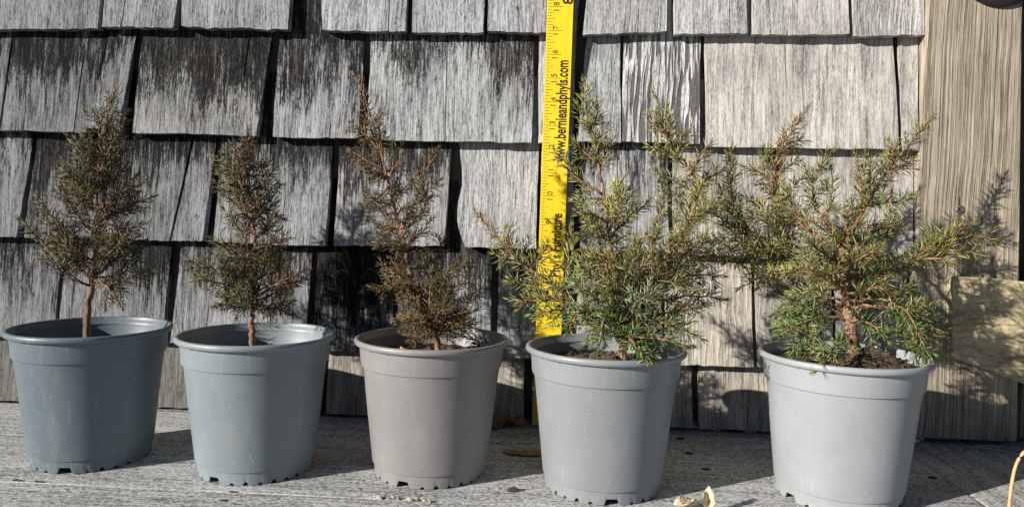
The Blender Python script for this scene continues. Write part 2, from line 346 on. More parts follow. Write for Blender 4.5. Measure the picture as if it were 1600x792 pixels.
def lathe(prof, n=48, close=False, ang=None):
    V = []; Fc = []; k = len(prof)
    for i in range(n):
        a = 2*math.pi*i/n
        for (r, z) in prof: V.append((r*math.cos(a), r*math.sin(a), z))
    for i in range(n):
        q = (i+1) % n
        for j in range(k-1): Fc.append((i*k+j, q*k+j, q*k+j+1, i*k+j+1))
    return V, Fc
p = at(1500.5, 328, -.022)
V, Fc = lathe([(0, .0004), (.0016, .0004), (.0019, .0009), (.0040, .0009), (.0049, .0003), (.0051, -.001)], 20); V = [(a, -c, b) for a, b, c in V]
ob('screw_head', mesh('screw_head', V, [f[::-1] for f in Fc], M_STEEL, True), tb, p-np.array([.46, 0, 0]))
for (a, b_, c_, d_) in ((1498.5, 306, 1499, 322), (1498.5, 335, 1498, 350)):     # split in the board above and below the screw
    P0, P1 = at(a, b_, -.0221), at(c_, d_, -.0221); V = [P0+(-.0002, -.0003, 0), P0+(.0002, -.0003, 0), P1+(.0006, -.0003, 0), P1+(-.0006, -.0003, 0)]
    V = V+[q+np.array((0, .002, 0)) for q in V]; V = [q-np.array((.46, 0, 0)) for q in V]
    ob('split', mesh('split', V, [(0, 3, 2, 1), (4, 5, 6, 7), (0, 1, 5, 4), (1, 2, 6, 5), (2, 3, 7, 6), (3, 0, 4, 7)], plain('split_shadow_wood', (.03, .026, .02), .9)), tb)
# plank cut at a slant, fixed over the trim
Yb = -.034
poly = [ax(1488, 558, Yb), ax(1600, 599, Yb), ax(1600, 440, Yb), ax(1540, 434, Yb), ax(1488, 432, Yb)]
e = np.array(poly[1])-np.array(poly[0]); e2 = np.array(poly[2])-np.array(poly[3])
poly = [poly[0], tuple(np.array(poly[1])+e*1.2), tuple(np.array(poly[2])+e2*2.4), poly[2], poly[3], poly[4]]
poly[1] = (poly[2][0], poly[1][1])
ox = poly[0][0]; V, Fc = prism(rel(poly, ox, poly[0][1]), Yb, -.0219)
o = ob('slanted_plank', bevel_mesh('slanted_plank', V, Fc, M_BRK, .0006), loc=(ox, 0, poly[0][1]), label='yellowish weathered plank end with slanted lower edge fixed over the trim board', cat='plank'); o.color = (1.1, 0, .25, .3)
# next board beyond the gap
V, Fc = prism([(0, .004), (.2, .004), (.2, .8), (0, .8)], -.008, .012)
o = ob('door_board', bevel_mesh('door_board', V, Fc, M_TRIM, .002), loc=(.5285, 0, 0), label='recessed grey board beyond the dark gap beside the trim board', cat='board'); o.color = (.6, 0, .2, .1)
# black round plate at the top of the trim
M_BLK = plain('black_iron', (.018, .019, .022), .5, .3, 200, .0003)
pc = at(1568, 9, -.03); rr = .0445
V, Fc = lathe([(0, .014), (.012, .014), (.0135, .0125), (.014, .008), (rr-.006, .0065), (rr-.001, .005), (rr, .003), (rr, 0), (0, 0)], 64); V = [(a, -c, b) for a, b, c in V]
ob('round_plate', mesh('round_plate', V, [f[::-1] for f in Fc], M_BLK, True), loc=(pc[0], -.0219, pc[2]+rr), label='black round metal plate mounted high on the trim board', cat='plate')

# ------------------------------------------------------------------ yardstick
def yellow():
    k = NT('yellow_stick'); tc = k.n('TexCoord').outputs['Object']
    a = k.noise(k.scale(tc, (300, 300, 12)), 1, 4); b = k.noise(tc, 45, 4)
    c = k.ramp(a, [(.3, (.82, .57, .016)), (.7, (.92, .66, .03))]); c = k.mix(k.math('MULTIPLY', k.smooth(b, .62, .75), .5), c, (.5, .33, .03, 1))
    k.l(c, k.b.inputs['Base Color']); k.b.inputs['Roughness'].default_value = .5; k.b.inputs['Specular IOR Level'].default_value = .3; k.l(k.bump(a, .0002), k.b.inputs['Normal']); return k.m
M_INK = plain('black_print', (.022, .02, .018), .6, .3, 400)
M_INK2 = plain('thin_print', (.10, .075, .02), .6, .2, 400)
WS = .0286; stick = ob('yardstick', None, loc=(.0030, -.0188, .0012), label='yellow wooden yardstick with black print leaning upright against the shingles', cat='yardstick')
stick.rotation_euler = (R_(-.05), R_(.68), 0)
V, Fc = prism([(0, 0), (WS, 0), (WS, .9144), (0, .9144)], -.004, 0)
blade = ob('stick', bevel_mesh('stick', V, Fc, yellow(), .0006), stick)
V = []; Fc = []
def mark(x0, x1, s, t): 
    b = len(V); y = -.0042
    V.extend([(x0, y, s-t/2), (x1, y, s-t/2), (x1, y, s+t/2), (x0, y, s+t/2), (x0, -.0035, s-t/2), (x1, -.0035, s-t/2), (x1, -.0035, s+t/2), (x0, -.0035, s+t/2)])
    Fc.extend([(b, b+1, b+2, b+3), (b+4, b+7, b+6, b+5), (b, b+4, b+5, b+1), (b+1, b+5, b+6, b+2), (b+2, b+6, b+7, b+3), (b+3, b+7, b+4, b)])
for i in range(1, 36*8):
    ln = .0172 if i % 8 == 0 else .0090 if i % 4 == 0 else .0068 if i % 2 == 0 else .0048
    mark(.0009, ln, i*.0254/8, .00045)
ob('scale_marks', mesh('scale_marks', V, Fc, M_INK2), blade, kind='stuff')
def text(body, s0, xbase, size, length=None, bold=.0, name='lettering', mat=M_INK, center=False):
    cu = bpy.data.curves.new('t', 'FONT'); cu.body = body; cu.size = size; cu.extrude = .0002; cu.offset = bold; cu.resolution_u = 3
    if center: cu.align_x = 'CENTER'
    tmp = bpy.data.objects.new('t', cu); COL.objects.link(tmp); dg = bpy.context.evaluated_depsgraph_get(); dg.update()
    me = bpy.data.meshes.new_from_object(tmp.evaluated_get(dg)); bpy.data.objects.remove(tmp); me.name = name
    me.materials.clear(); me.materials.append(mat)
    xs = [v.co.x for v in me.vertices]; sc = length/(max(xs)-min(xs)) if length else 1; x0 = min(xs) if length else 0
    for v in me.vertices:
        x, y, z = v.co; v.co = (xbase-y, -.0041-z, s0+(x-x0)*sc)
    return ob(name, me, blade)
px2s = lambda y: (661-y)/1417.
text('www.bernieandphyls.com', px2s(249), .0246, .0172, px2s(94)-px2s(249), .00034)
text("Phyl's Furniture", px2s(426), .0240, .0158, px2s(328)-px2s(426), .00034)
text('8', px2s(9.5), .0270, .0150, None, .0003)
for n in range(1, 36):
    s = n*.0254; d = str(n)
    if n < 10: text(d, s-.0062, .0128, .0088, None, 0, 'numeral', M_INK2)
    else:
        text(d[0], s-.0060, .0128, .0088, None, 0, 'numeral', M_INK2); text(d[1], s+.0008, .0128, .0088, None, 0, 'numeral', M_INK2)

# ------------------------------------------------------------------ pots
PR, Pb, PH = .0692, .0497, .1218
def plastic(name, col):
    k = NT(name); tc = k.n('TexCoord').outputs['Object']
    a = k.noise(tc, 18, 4); b = k.noise(tc, 420, 3, .7); c = k.noise(k.scale(tc, (60, 60, 14)), 1, 4)
    base = k.ramp(a, [(.3, tuple(x*.9 for x in col)), (.7, tuple(min(1, x*1.08) for x in col))])
    base = k.mix(k.math('MULTIPLY', k.smooth(b, .64, .74), .28), base, (.6, .6, .57, 1))               # lime and dust specks
    dirt = k.math('MULTIPLY', k.smooth(c, .55, .75), .18); base = k.mix(dirt, base, (.32, .30, .26, 1))
    sx = k.n('SeparateXYZ'); k.l(tc, sx.inputs[0]); e = k.noise(tc, 150, 5, .7); g = k.noise(k.scale(tc, (210, 210, 24)), 1, 3)
    base = k.mix(k.math('MULTIPLY', k.smooth(k.math('SUBTRACT', e, k.math('MULTIPLY', sx.outputs[2], 2.2)), .50, .62), .45), base, (.26, .235, .20, 1))   # splashed soil low on the wall
    base = k.mix(k.math('MULTIPLY', k.smooth(g, .58, .74), .08), base, (.62, .62, .6, 1))                                                                 # scuffs and water marks
    sp = k.noise(tc, 230, 2, .5); base = k.mix(k.math('MULTIPLY', k.smooth(sp, .69, .74), .22), base, (.55, .54, .5, 1))
    k.l(base, k.b.inputs['Base Color']); k.l(k.ramp(c, [(.3, (.36,)*3), (.7, (.52,)*3)]), k.b.inputs['Roughness'])
    k.b.inputs['Specular IOR Level'].default_value = .5
    k.l(k.bump(b, .00012), k.b.inputs['Normal']); return k.m
PP = [(-.40299, -.17881), (-.24211, -.18739), (-.08435, -.17661), (.07030, -.19322), (.27181, -.19193)]
PCOL = [(.115, .150, .175), (.205, .246, .268), (.232, .225, .228), (.228, .248, .262), (.305, .328, .348)]  # each pot's own grey, with dimmer, bluer light at left painted in
NOTCH = [math.asin(13/95), math.asin(-32/90), math.asin(-26/86), math.asin(10/90), math.asin(.8)]
PLAB = ['dark blue grey plastic nursery pot holding the dense brown conical seedling', 'light blue grey plastic nursery pot with white smear at its foot and a narrow seedling',
        'taupe grey plastic nursery pot holding the seedling with a long bare top shoot', 'mid grey plastic nursery pot standing before the yellow yardstick',
        'pale grey plastic nursery pot heaped with soil beside the trim board']
body_prof = [(.0, .0095), (.047, .0095), (.0500, .0102), (.0517, .0112), (.0521, .013), (.0611, .0955), (.0616, .0972), (.0630, .0980), (.0634, .0995), (.0645, .1150), (.0648, .1162),
             (.0630, .1162), (.0612, .0995), (.0598, .0960), (.0505, .0145), (.049, .0112), (0, .0112)]
rim_prof = [(.0640, .1150), (.0655, .1157), (.0676, .1163), (.0688, .1172), (.0692, .1188), (.0690, .1204), (.0682, .1214), (.0668, .1218), (.0655, .1213), (.0648, .1198), (.0642, .1180), (.0628, .1168), (.0622, .1145), (.0632, .1140)]
def foot_ring(big0):
    V = []; Fc = []; n = 360
    for i in range(n):
        a = 2*math.pi*i/n; z = 0.
        d = (math.degrees(a)-math.degrees(big0)) % 120; d = d-120 if d > 60 else d; ad = abs(d)     # a wide notch three times round
        if ad < 7.6: z = .0052*min(1, (7.6-ad)/2.4)
        else:
            for c_, hh in ((20, .0020), (33.5, .0031), (47, .0019), (60, .0030)):
                if abs(ad-c_) < 2.3: z = hh*math.sqrt(max(0, 1-((ad-c_)/2.3)**2))
        for (r, zz) in ((.0497, z), (.0505, .0108), (.0490, .0108), (.0483, z)): V.append((r*math.cos(a), r*math.sin(a), zz))
    for i in range(n):
        q = (i+1) % n
        for j in range(4): Fc.append((i*4+j, q*4+j, q*4+(j+1) % 4, i*4+(j+1) % 4))
    return V, Fc
me_b = None
for i, (x, y) in enumerate(PP):
    mt = plastic('pot_plastic_%d' % i, PCOL[i])
    pot = ob('plant_pot', None, loc=(x, y, 0), label=PLAB[i], cat='pot', group='plastic pots in a row on the deck')
    V, Fc = lathe(body_prof, 96); bme = mesh('body', V, Fc, mt, True); ob('body', bme, pot)
    V, Fc = lathe(rim_prof, 96); rim_ = ob('rim', mesh('rim', V, Fc, mt, True), pot)
    V, Fc = foot_ring(NOTCH[i]-math.pi/2); ob('foot_ring', mesh('foot_ring', V, Fc, mt), pot)
    V, Fc = [], []
    for k in range(20):                      # little stiffening ribs under the lip
        a = 2*math.pi*(k+.3*i)/20; c, s = math.cos(a), math.sin(a); b = len(V)
        for r, z in ((.0640, .1141), (.0650, .1147), (.0658, .1164), (.0640, .1164)):
            for t in (-.0004, .0004): V.append((r*c-t*s, r*s+t*c, z))
        Fc += [(b, b+2, b+3, b+1), (b+2, b+4, b+5, b+3), (b, b+6, b+4, b+2), (b+1, b+3, b+5, b+7), (b+6, b+7, b+5, b+4)]
    ob('lip_ribs', mesh('lip_ribs', V, Fc, mt), rim_)
for o in bpy.data.objects:
    if o.type == 'MESH' and o.name.split('.')[0] in ('body', 'rim'):
        b = bmesh.new(); b.from_mesh(o.data); bmesh.ops.remove_doubles(b, verts=b.verts, dist=1e-6); bmesh.ops.recalc_face_normals(b, faces=b.faces)
        for e_ in b.edges:
            if len(e_.link_faces) == 2 and e_.calc_face_angle(0) > .75: e_.smooth = False
        b.to_mesh(o.data); b.free()

# ------------------------------------------------------------------ soil
k = NT('potting_soil'); tc = k.n('TexCoord').outputs['Object']; a = k.noise(tc, 260, 6, .7); b_ = k.noise(tc, 60, 3)
k.l(k.ramp(a, [(.35, (.03, .02, .013)), (.55, (.10, .068, .046)), (.72, (.24, .175, .125))]), k.b.inputs['Base Color']); k.b.inputs['Roughness'].default_value = .95; k.l(k.bump(a, .003), k.b.inputs['Normal']); M_SOIL = k.m
SZ = [.100, .100, .1045, .1060, .1125]
SLAB = ['dark soil low inside the dark blue grey pot', 'dark soil low inside the light blue grey pot', 'dark soil inside the taupe pot', 'brown crumbly soil inside the pot before the yardstick', 'brown crumbly soil heaped at the trunk in the pale pot by the trim']
from mathutils import noise as mnoise
for i, (x, y) in enumerate(PP):
    V = [(0, 0, .004)]; Fc = []; nr, na = 22, 72; rmax = np.interp(SZ[i], [.0145, .096, .0995, .116], [.0505, .0598, .0612, .063])-.0002
    for r in range(1, nr+1):
        for a in range(na):
            q = rmax*r/nr; th = 2*math.pi*a/na; px, py = q*math.cos(th), q*math.sin(th)
            z = .0055*mnoise.noise((px*70+i*9, py*70, 1))+.003*mnoise.noise((px*230, py*230+i*5, 3))+.0016*mnoise.noise((px*600, py*600+i*5, 3))
            if i == 4: z += .016*math.exp(-((px-.022)**2+(py+.008)**2)/.00045)
            if i == 3: z += .009*math.exp(-((px-.006)**2+(py+.022)**2)/.0003)
            V.append((px, py, z*(1-(r/nr)**6*.6)))
    for a in range(na): Fc.append((0, 1+a, 1+(a+1) % na))
    for r in range(nr-1):
        for a in range(na): b0_ = 1+r*na; q = (a+1) % na; Fc.append((b0_+a, b0_+na+a, b0_+na+q, b0_+q))
    # crumbs
    for _ in range(170 if i > 2 else 70):
        rr_ = rmax*.92*math.sqrt(random.random()); th = random.random()*6.283; s = random.uniform(.0007, .0024); c0 = np.array([rr_*math.cos(th), rr_*math.sin(th), 0])
        z = .0055*mnoise.noise((c0[0]*70+i*9, c0[1]*70, 1))
        if i == 4: z += .016*math.exp(-((c0[0]-.022)**2+(c0[1]+.008)**2)/.00045)
        if i == 3: z += .009*math.exp(-((c0[0]-.006)**2+(c0[1]+.022)**2)/.0003)
        c0[2] = z+s*.4; b0_ = len(V)
        for d in ((1, 0, 0), (-1, 0, 0), (0, 1, 0), (0, -1, 0), (0, 0, 1), (0, 0, -1)): V.append(c0+np.array(d)*s*RNG.uniform(.6, 1.3, 3))
        for t in ((0, 2, 4), (2, 1, 4), (1, 3, 4), (3, 0, 4), (2, 0, 5), (1, 2, 5), (3, 1, 5), (0, 3, 5)): Fc.append(tuple(b0_+q for q in t))
    ob('potting_soil', mesh('potting_soil', V, Fc, M_SOIL), loc=(x, y, SZ[i]), label=SLAB[i], cat='soil', kind='stuff')

# ------------------------------------------------------------------ juniper seedlings
def bark(name, lo, hi):
    k = NT(name); tc = k.n('TexCoord').outputs['Object']; a = k.noise(k.scale(tc, (500, 500, 90)), 1, 5, .65)
    k.l(k.ramp(a, [(.35, lo), (.6, hi)]), k.b.inputs['Base Color']); k.b.inputs['Roughness'].default_value = .75; k.l(k.bump(a, .0012), k.b.inputs['Normal']); return k.m
M_BARK = [bark('bark_grey', (.07, .042, .028), (.26, .16, .10)), bark('bark_red', (.10, .05, .03), (.36, .20, .12))]
kf = NT('juniper_needles'); vc = kf.n('VertexColor'); vc.layer_name = 'tint'
kf.l(vc.outputs[0], kf.b.inputs['Base Color']); kf.b.inputs['Roughness'].default_value = .5; kf.b.inputs['Specular IOR Level'].default_value = .3
M_NEEDLE = kf.m

class Shrub:
    def __init__(s, idx, label, pal, bk, nl, seed):
        s.i = idx; s.pal = pal; s.pale = (.8, .75, .75, 1.5, 1.5)[idx]; s.lean = (.02, .01, .02, .03, .065)[idx]; s.nl = nl; s.rg = np.random.default_rng(seed); s.bk = M_BARK[bk]
        s.px, s.py = PP[idx]; s.root = ob('juniper_seedling', None, loc=(s.px, s.py, SZ[idx]-.004), label=label, cat='shrub', group='juniper seedlings in the pots')
        s.org = np.array([s.px, s.py, SZ[idx]-.004]); s.N = []; s.NC = []
    def P(s, x, y, d=0.): return at(x, y, s.py+d+s.lean*min(1, max(0, (500-y)/170)))-s.org
    def woody(s, name, polys):
        V, Fc = [], []
        for P, r, k in polys: tube(V, Fc, P, r, k)
        return ob(name, mesh(name, V, Fc, s.bk, True), s.root)
    def needles(s, P, f0=0., dens=1., nl=None, tint=None, tip=True, ang=(38, 66)):
        """whorls of three needles along a shoot"""
        rg = s.rg; L = np.linalg.norm(np.diff(P, axis=0), axis=1); cum = np.concatenate([[0], np.cumsum(L)]); tot = cum[-1]
        if tot < 1e-4: return
        nl = nl or s.nl; st = .0030/dens; d = f0*tot; a0 = rg.uniform(0, 6)
        while d < tot:
            f = d/tot; j = min(np.searchsorted(cum, d, 'right')-1, len(P)-2); t = norm(P[j+1]-P[j]); p = P[j]+t*(d-cum[j]); n1, n2 = perp(t)
            tap = 1 if f < .75 else 1-.45*(f-.75)/.25
            for q in range(3):
                th = a0+q*2.094+rg.normal(0, .25); A = R_(rg.uniform(*ang))*(1 if f < .9 else .6)
                dr = t*math.cos(A)+(n1*math.cos(th)+n2*math.sin(th))*math.sin(A); dr = norm(dr+rg.normal(0, .08, 3))
                s.N.append((p, dr, nl*tap*rg.uniform(.7, 1.15))); c = np.array(tint)*rg.uniform(.45, 1.25); c = c*.55+np.array((.20, .195, .125))*rg.uniform(.7, 1.3)*s.pale if rg.random() < .17 else c; s.NC.append(c)  # needle highlights and inner shade painted as random pale and dark needles
            a0 += 1.05; d += st*rg.uniform(.8, 1.25)
        if tip:
            for _ in range(4): s.N.append((P[-1], norm(t+rg.normal(0, .28, 3)), nl*.7)); s.NC.append(np.array(tint)*rg.uniform(.9, 1.4))
    def tint(s, bias=None):
        w_ = np.array([p[1] for p in s.pal]); i = s.rg.choice(len(s.pal), p=w_/w_.sum()) if bias is None else bias
        return np.array(s.pal[i][0])*s.rg.uniform(.8, 1.25)
    def branch(s, pts, r0=.0016, r1=.0005, f0=.15, side=.022, every=.0075, dens=1., bias=None, up=.25, sidef=.85, name='branch', bare=False):
        """pts: list of (px, py, depth offset) from the trunk to the tip"""
        P = np.array([s.P(*p) for p in pts]) if not isinstance(pts, np.ndarray) else pts
        tot = np.linalg.norm(np.diff(P, axis=0), axis=1).sum(); n = max(5, int(tot/.005)); P = spline(P, n)
        P[1:-1] += s.rg.normal(0, .0006, (n-2, 3))
        polys = [(P, np.linspace(r0, r1, n), 6)]; tn = s.tint(bias)
        if not bare:
            s.needles(P, f0, dens, tint=tn)
            d = f0*tot; k = s.rg.integers(0, 4)
            while d < tot*.95:
                f = d/tot; j = min(int(f*(n-1)), n-2); t = norm(P[j+1]-P[j]); n1, n2 = perp(t)
                th = k*2.4+s.rg.normal(0, .5); k += 1
                l = side*(1-.72*max(0, (f-f0)/(1-f0)))*s.rg.uniform(.55, 1.25)
                dr = norm(t*.75+(n1*math.cos(th)+n2*math.sin(th))*sidef+np.array([0, 0, up*.5])); m = 5
                Q = [P[j]]
                for _ in range(m): Q.append(Q[-1]+dr*l/m); dr = norm(dr+np.array([0, 0, up*.12])+s.rg.normal(0, .06, 3))
                Q = np.array(Q); s.needles(Q, .1, dens, s.nl*.9, tint=tn*s.rg.uniform(.8, 1.25) if s.rg.random() < .75 else s.tint())
                polys.append((Q, np.linspace(.0006, .0003, m+1), 3)); d += every*s.rg.uniform(.7, 1.3)
        return s.woody(name, polys)
    def trunk(s, pts, r):
        P = np.array([s.P(*p) for p in pts]); P[0][2] = min(P[0][2], -.003)
        n = 60; Q = spline(P, n); Q[3:-3] += s.rg.normal(0, .00035, (n-6, 3)); rr_ = np.interp(np.linspace(0, 1, n), np.linspace(0, 1, len(r)), r)*(1+s.rg.normal(0, .05, n))
        rr_[:3] *= (1.35, 1.2, 1.08); s.T = Q; return s.woody('trunk', [(Q, rr_, 10)])
    def fill(s, n, prof, y0, y1, side=.02, dens=1., rise=.35, bias=None, every=.009):
        """branches all round the stem; prof: (py, half width left px, half width right px)"""
        py = [p[0] for p in prof]
        for q in range(n):
            y = lerp(y0, y1, (q+s.rg.uniform(0, 1))/n); ph = q*2.39996+s.rg.normal(0, .3)
            zt = s.P(800, y)[2]; j = int(np.argmin(abs(s.T[:, 2]-zt))); b0 = s.T[j]
            c, sn = math.cos(ph), math.sin(ph); hw = np.interp(y, py, [p[1] if c < 0 else p[2] for p in prof])/1580.*s.rg.uniform(.72, 1.0)
            hw = hw*(1-.25*abs(sn)); st = b0-np.array([0, 0, hw*rise]); jj = int(np.argmin(abs(s.T[:, 2]-max(st[2], s.T[0][2]+.012)))); st = s.T[jj]
            end = b0+np.array([c*hw, sn*hw*.9, .012*s.rg.normal()+hw*.15]); mid = (st+end)/2+np.array([0, 0, -.004])+s.rg.normal(0, .004, 3)
            s.branch(np.array([st, mid, end]), .0011, .0004, .22, side, every, dens, bias)
    def finish(s):
        n = len(s.N); B = np.array([q[0] for q in s.N]); D = np.array([q[1] for q in s.N]); L = np.array([q[2] for q in s.N]); Cc = np.clip(np.array(s.NC), 0, 1)
        A = np.where(np.abs(D[:, 2:3]) < .9, np.array([[0, 0, 1.]]), np.array([[1., 0, 0]])); n1 = np.cross(D, A); n1 /= np.linalg.norm(n1, axis=1)[:, None]; n2 = np.cross(D, n1)
        wd = .00052*np.sqrt(L/.010)[:, None]
        bend = n1*0+np.array([[0, 0, 1.]])*(L*.04)[:, None]
        mid = B+D*(L*.38)[:, None]
        V = np.stack([B, mid+n1*wd, mid-n1*wd*.6+n2*wd*.75, mid-n1*wd*.6-n2*wd*.75, B+D*L[:, None]+bend], 1).reshape(-1, 3)
        base = np.arange(n)[:, None, None]*5; T = np.array([(0, 2, 1), (0, 3, 2), (0, 1, 3), (4, 1, 2), (4, 2, 3), (4, 3, 1)])[None]; F_ = (base+T).reshape(-1, 3)
        me = bpy.data.meshes.new('foliage'); me.vertices.add(len(V)); me.vertices.foreach_set('co', V.ravel().astype(np.float32))
        me.loops.add(F_.size); me.loops.foreach_set('vertex_index', F_.ravel().astype(np.int32)); me.polygons.add(len(F_)); me.polygons.foreach_set('loop_start', np.arange(0, F_.size, 3, dtype=np.int32))
        me.update(calc_edges=True); me.validate()
        ca = me.color_attributes.new('tint', 'FLOAT_COLOR', 'POINT'); ca.data.foreach_set('color', np.repeat(np.concatenate([Cc, np.ones((n, 1))], 1), 5, axis=0).ravel().astype(np.float32))
        me.materials.append(M_NEEDLE); ob('foliage', me, s.root, kind='stuff'); s.cnt = n

BRZ = [((.095, .070, .026), 5), ((.070, .062, .020), 5), ((.16, .11, .048), 2), ((.040, .046, .016), 3)]
# -- first seedling: dense cone on a bare stem
s = Shrub(0, 'dense conical bronze seedling on a bare stem in the dark blue grey pot', BRZ, 0, .0132, 11)
s.trunk([(135, 530, 0), (136, 500, 0), (139, 470, 0), (145, 440, 0), (147, 410, 0), (154, 370, 0), (151, 330, 0), (153, 285, 0), (158, 225, .0), (166, 185, 0), (176, 156, 0)], [.0037, .0031, .0029, .0026, .002, .0015, .0012, .0008, .0005])
for b in [[(158, 235, 0), (163, 205, 0), (172, 170, 0), (177, 148, 0)], [(143, 447, 0), (118, 438, -.01), (98, 422, -.015), (75, 390, -.01), (31, 345, -.01)], [(146, 440, 0), (105, 400, .01), (60, 360, .01)],
          [(150, 420, 0), (100, 370, -.02), (64, 312, -.02)], [(152, 370, 0), (115, 330, -.01), (90, 281, -.01)], [(153, 330, 0), (125, 290, 0), (100, 255, 0)], [(155, 290, 0), (132, 245, .0), (110, 217, 0)],
          [(160, 222, 0), (155, 195, 0), (148, 177, 0)], [(155, 300, 0), (180, 255, 0), (214, 216, .0)], [(157, 265, 0), (175, 225, -.01), (195, 195, -.01)], [(155, 330, 0), (190, 300, -.01), (222, 285, -.01)], [(152, 350, 0), (195, 325, 0), (236, 308, 0)],
          [(150, 390, 0), (190, 365, -.01), (228, 350, -.01)], [(148, 430, 0), (190, 400, .01), (230, 385, .01)], [(145, 443, 0), (180, 440, -.01), (210, 432, -.015), (233, 420, -.015)], [(147, 436, 0), (170, 450, -.02), (188, 476, -.025)],
          [(147, 430, 0), (120, 400, -.035), (95, 375, -.045)], [(149, 420, 0), (170, 395, -.035), (190, 380, -.045)], [(172, 178, 0), (180, 178, 0), (192, 184, 0)]]:
    s.branch(b, .0015, .0004, .25, .021, .009)
PROF = [(160, 8, 8), (200, 35, 30), (250, 50, 50), (300, 62, 68), (350, 88, 72), (400, 92, 80), (435, 60, 75), (450, 40, 60)]
s.fill(30, PROF, 215, 430, .019, every=.0105)
s.finish()
# -- second: slim column
s = Shrub(1, 'slim olive brown seedling with a wide skirt in the light blue grey pot', [((.070, .068, .020), 6), ((.095, .072, .026), 3), ((.12, .070, .034), 1.2), ((.044, .052, .016), 3)], 1, .0126, 12)
s.trunk([(394, 545, 0), (394, 520, 0), (393, 500, 0), (397, 473, 0), (400, 427, 0), (399, 382, 0), (392, 330, 0), (389, 270, 0), (389, 225, 0)], [.0030, .0026, .0024, .0022, .0018, .0014, .0011, .0008, .0005])
for b in [[(389, 262, 0), (389, 235, 0), (389, 213, 0)], [(391, 300, 0), (365, 270, 0), (340, 250, 0)], [(392, 330, 0), (366, 305, 0), (340, 289, 0)], [(389, 275, 0), (375, 245, -.01), (368, 228, -.01)], [(390, 305, 0), (412, 285, 0), (429, 265, 0)], [(392, 330, 0), (412, 305, -.01), (428, 290, -.01)],
          [(393, 345, 0), (412, 330, 0), (430, 319, 0)], [(396, 370, 0), (420, 352, 0), (438, 343, 0)], [(398, 400, 0), (424, 380, 0), (446, 367, 0)], [(398, 410, 0), (365, 390, -.01), (334, 376, -.01)], [(398, 460, 0), (350, 430, -.02), (297, 408, -.02)], [(398, 465, 0), (350, 445, -.03), (304, 432, -.03)],
          [(397, 480, 0), (370, 475, -.02), (338, 479, -.03)], [(399, 465, 0), (440, 440, -.01), (480, 421, -.01)], [(399, 470, 0), (440, 455, .01), (474, 436, .01)], [(397, 480, 0), (425, 475, -.02), (453, 476, -.03)], [(397, 482, 0), (425, 482, -.01), (450, 489, -.01)], [(398, 475, 0), (385, 470, -.04), (372, 462, -.05)], [(394, 345, 0), (378, 335, -.01), (360, 338, -.02)]]:
    s.branch(b, .0012, .0004, .2, .022)
s.fill(26, [(230, 18, 18), (270, 40, 32), (330, 40, 36), (380, 48, 42), (420, 80, 60), (470, 60, 55)], 250, 470, .019)
s.finish()
# -- third: leaning, open top with bare whip
s = Shrub(2, 'leaning bronze seedling with a long bare whip in the taupe pot', [((.105, .074, .028), 5), ((.080, .070, .022), 4), ((.15, .095, .042), 2), ((.055, .058, .020), 2)], 1, .0108, 13)
s.trunk([(686, 548, 0), (681, 525, 0), (670, 495, 0), (655, 462, 0), (641, 431, 0), (632, 381, 0), (617, 327, 0), (603, 268, 0), (594, 232, 0), (592, 195, 0)], [.0030, .0026, .0023, .002, .0017, .0014, .0011, .0008, .0004])
s.branch([(596, 240, 0), (590, 222, 0), (577, 175, .0), (567, 143, 0), (556, 122, 0), (549, 110, 0)], .0011, .0005, .1, .006, .011, .45, 0, sidef=.35)
s.branch([(590, 226, 0), (578, 195, 0), (569, 160, 0), (568, 132, 0)], .0007, .0004, .1, .005, .012, .5, 0, sidef=.35)
for b in [[(597, 245, 0), (594, 210, 0), (593, 177, 0)], [(594, 235, 0), (570, 212, 0), (549, 193, 0)], [(600, 265, 0), (573, 250, 0), (550, 238, 0)], [(603, 280, 0), (585, 270, -.01), (564, 265, -.01)], [(612, 320, 0), (588, 315, 0), (566, 318, 0)], [(605, 285, 0), (615, 255, 0), (613, 225, 0)],
          [(628, 365, 0), (650, 310, 0), (668, 265, 0), (684, 233, 0)], [(648, 318, 0), (665, 300, 0), (686, 282, 0)], [(628, 370, 0), (655, 335, 0), (672, 310, 0)], [(632, 390, 0), (655, 365, 0), (675, 343, 0)], [(630, 385, 0), (605, 380, -.01), (580, 378, -.01)], [(640, 430, 0), (612, 445, -.01), (583, 449, -.015)],
          [(660, 472, 0), (680, 420, .02), (697, 362, .03)], [(665, 485, 0), (695, 440, .0), (718, 403, 0)], [(668, 490, 0), (705, 455, 0), (740, 427, 0)], [(672, 500, 0), (715, 475, 0), (752, 450, 0)], [(674, 505, 0), (715, 490, -.01), (749, 482, -.01)], [(676, 512, 0), (710, 505, -.02), (737, 505, -.025)],
          [(672, 500, 0), (650, 495, -.02), (625, 500, -.03)], [(660, 475, 0), (645, 470, -.01), (628, 468, -.01)], [(672, 500, 0), (672, 460, -.03), (675, 430, -.04)], [(675, 505, 0), (690, 485, -.045), (700, 470, -.05)], [(677, 515, 0), (660, 505, -.045), (645, 510, -.052)], [(632, 395, 0), (622, 370, -.02), (607, 345, -.03)],
          [(681, 526, 0), (708, 515, .0), (742, 512, 0)], [(679, 520, 0), (702, 500, .03), (726, 494, .04)], [(679, 520, 0), (655, 512, .01), (640, 516, 0)], [(680, 524, 0), (695, 520, -.03), (715, 525, -.04)], [(677, 515, 0), (650, 500, .02), (632, 492, .03)]]:
    s.branch(b, .0012, .0004, .18, .021)
s.fill(26, [(230, 30, 25), (300, 42, 45), (380, 45, 45), (440, 55, 85), (480, 45, 80), (510, 40, 65)], 250, 505, .018)
s.fill(16, [(430, 40, 95), (510, 40, 75)], 430, 510, .02)
s.finish()
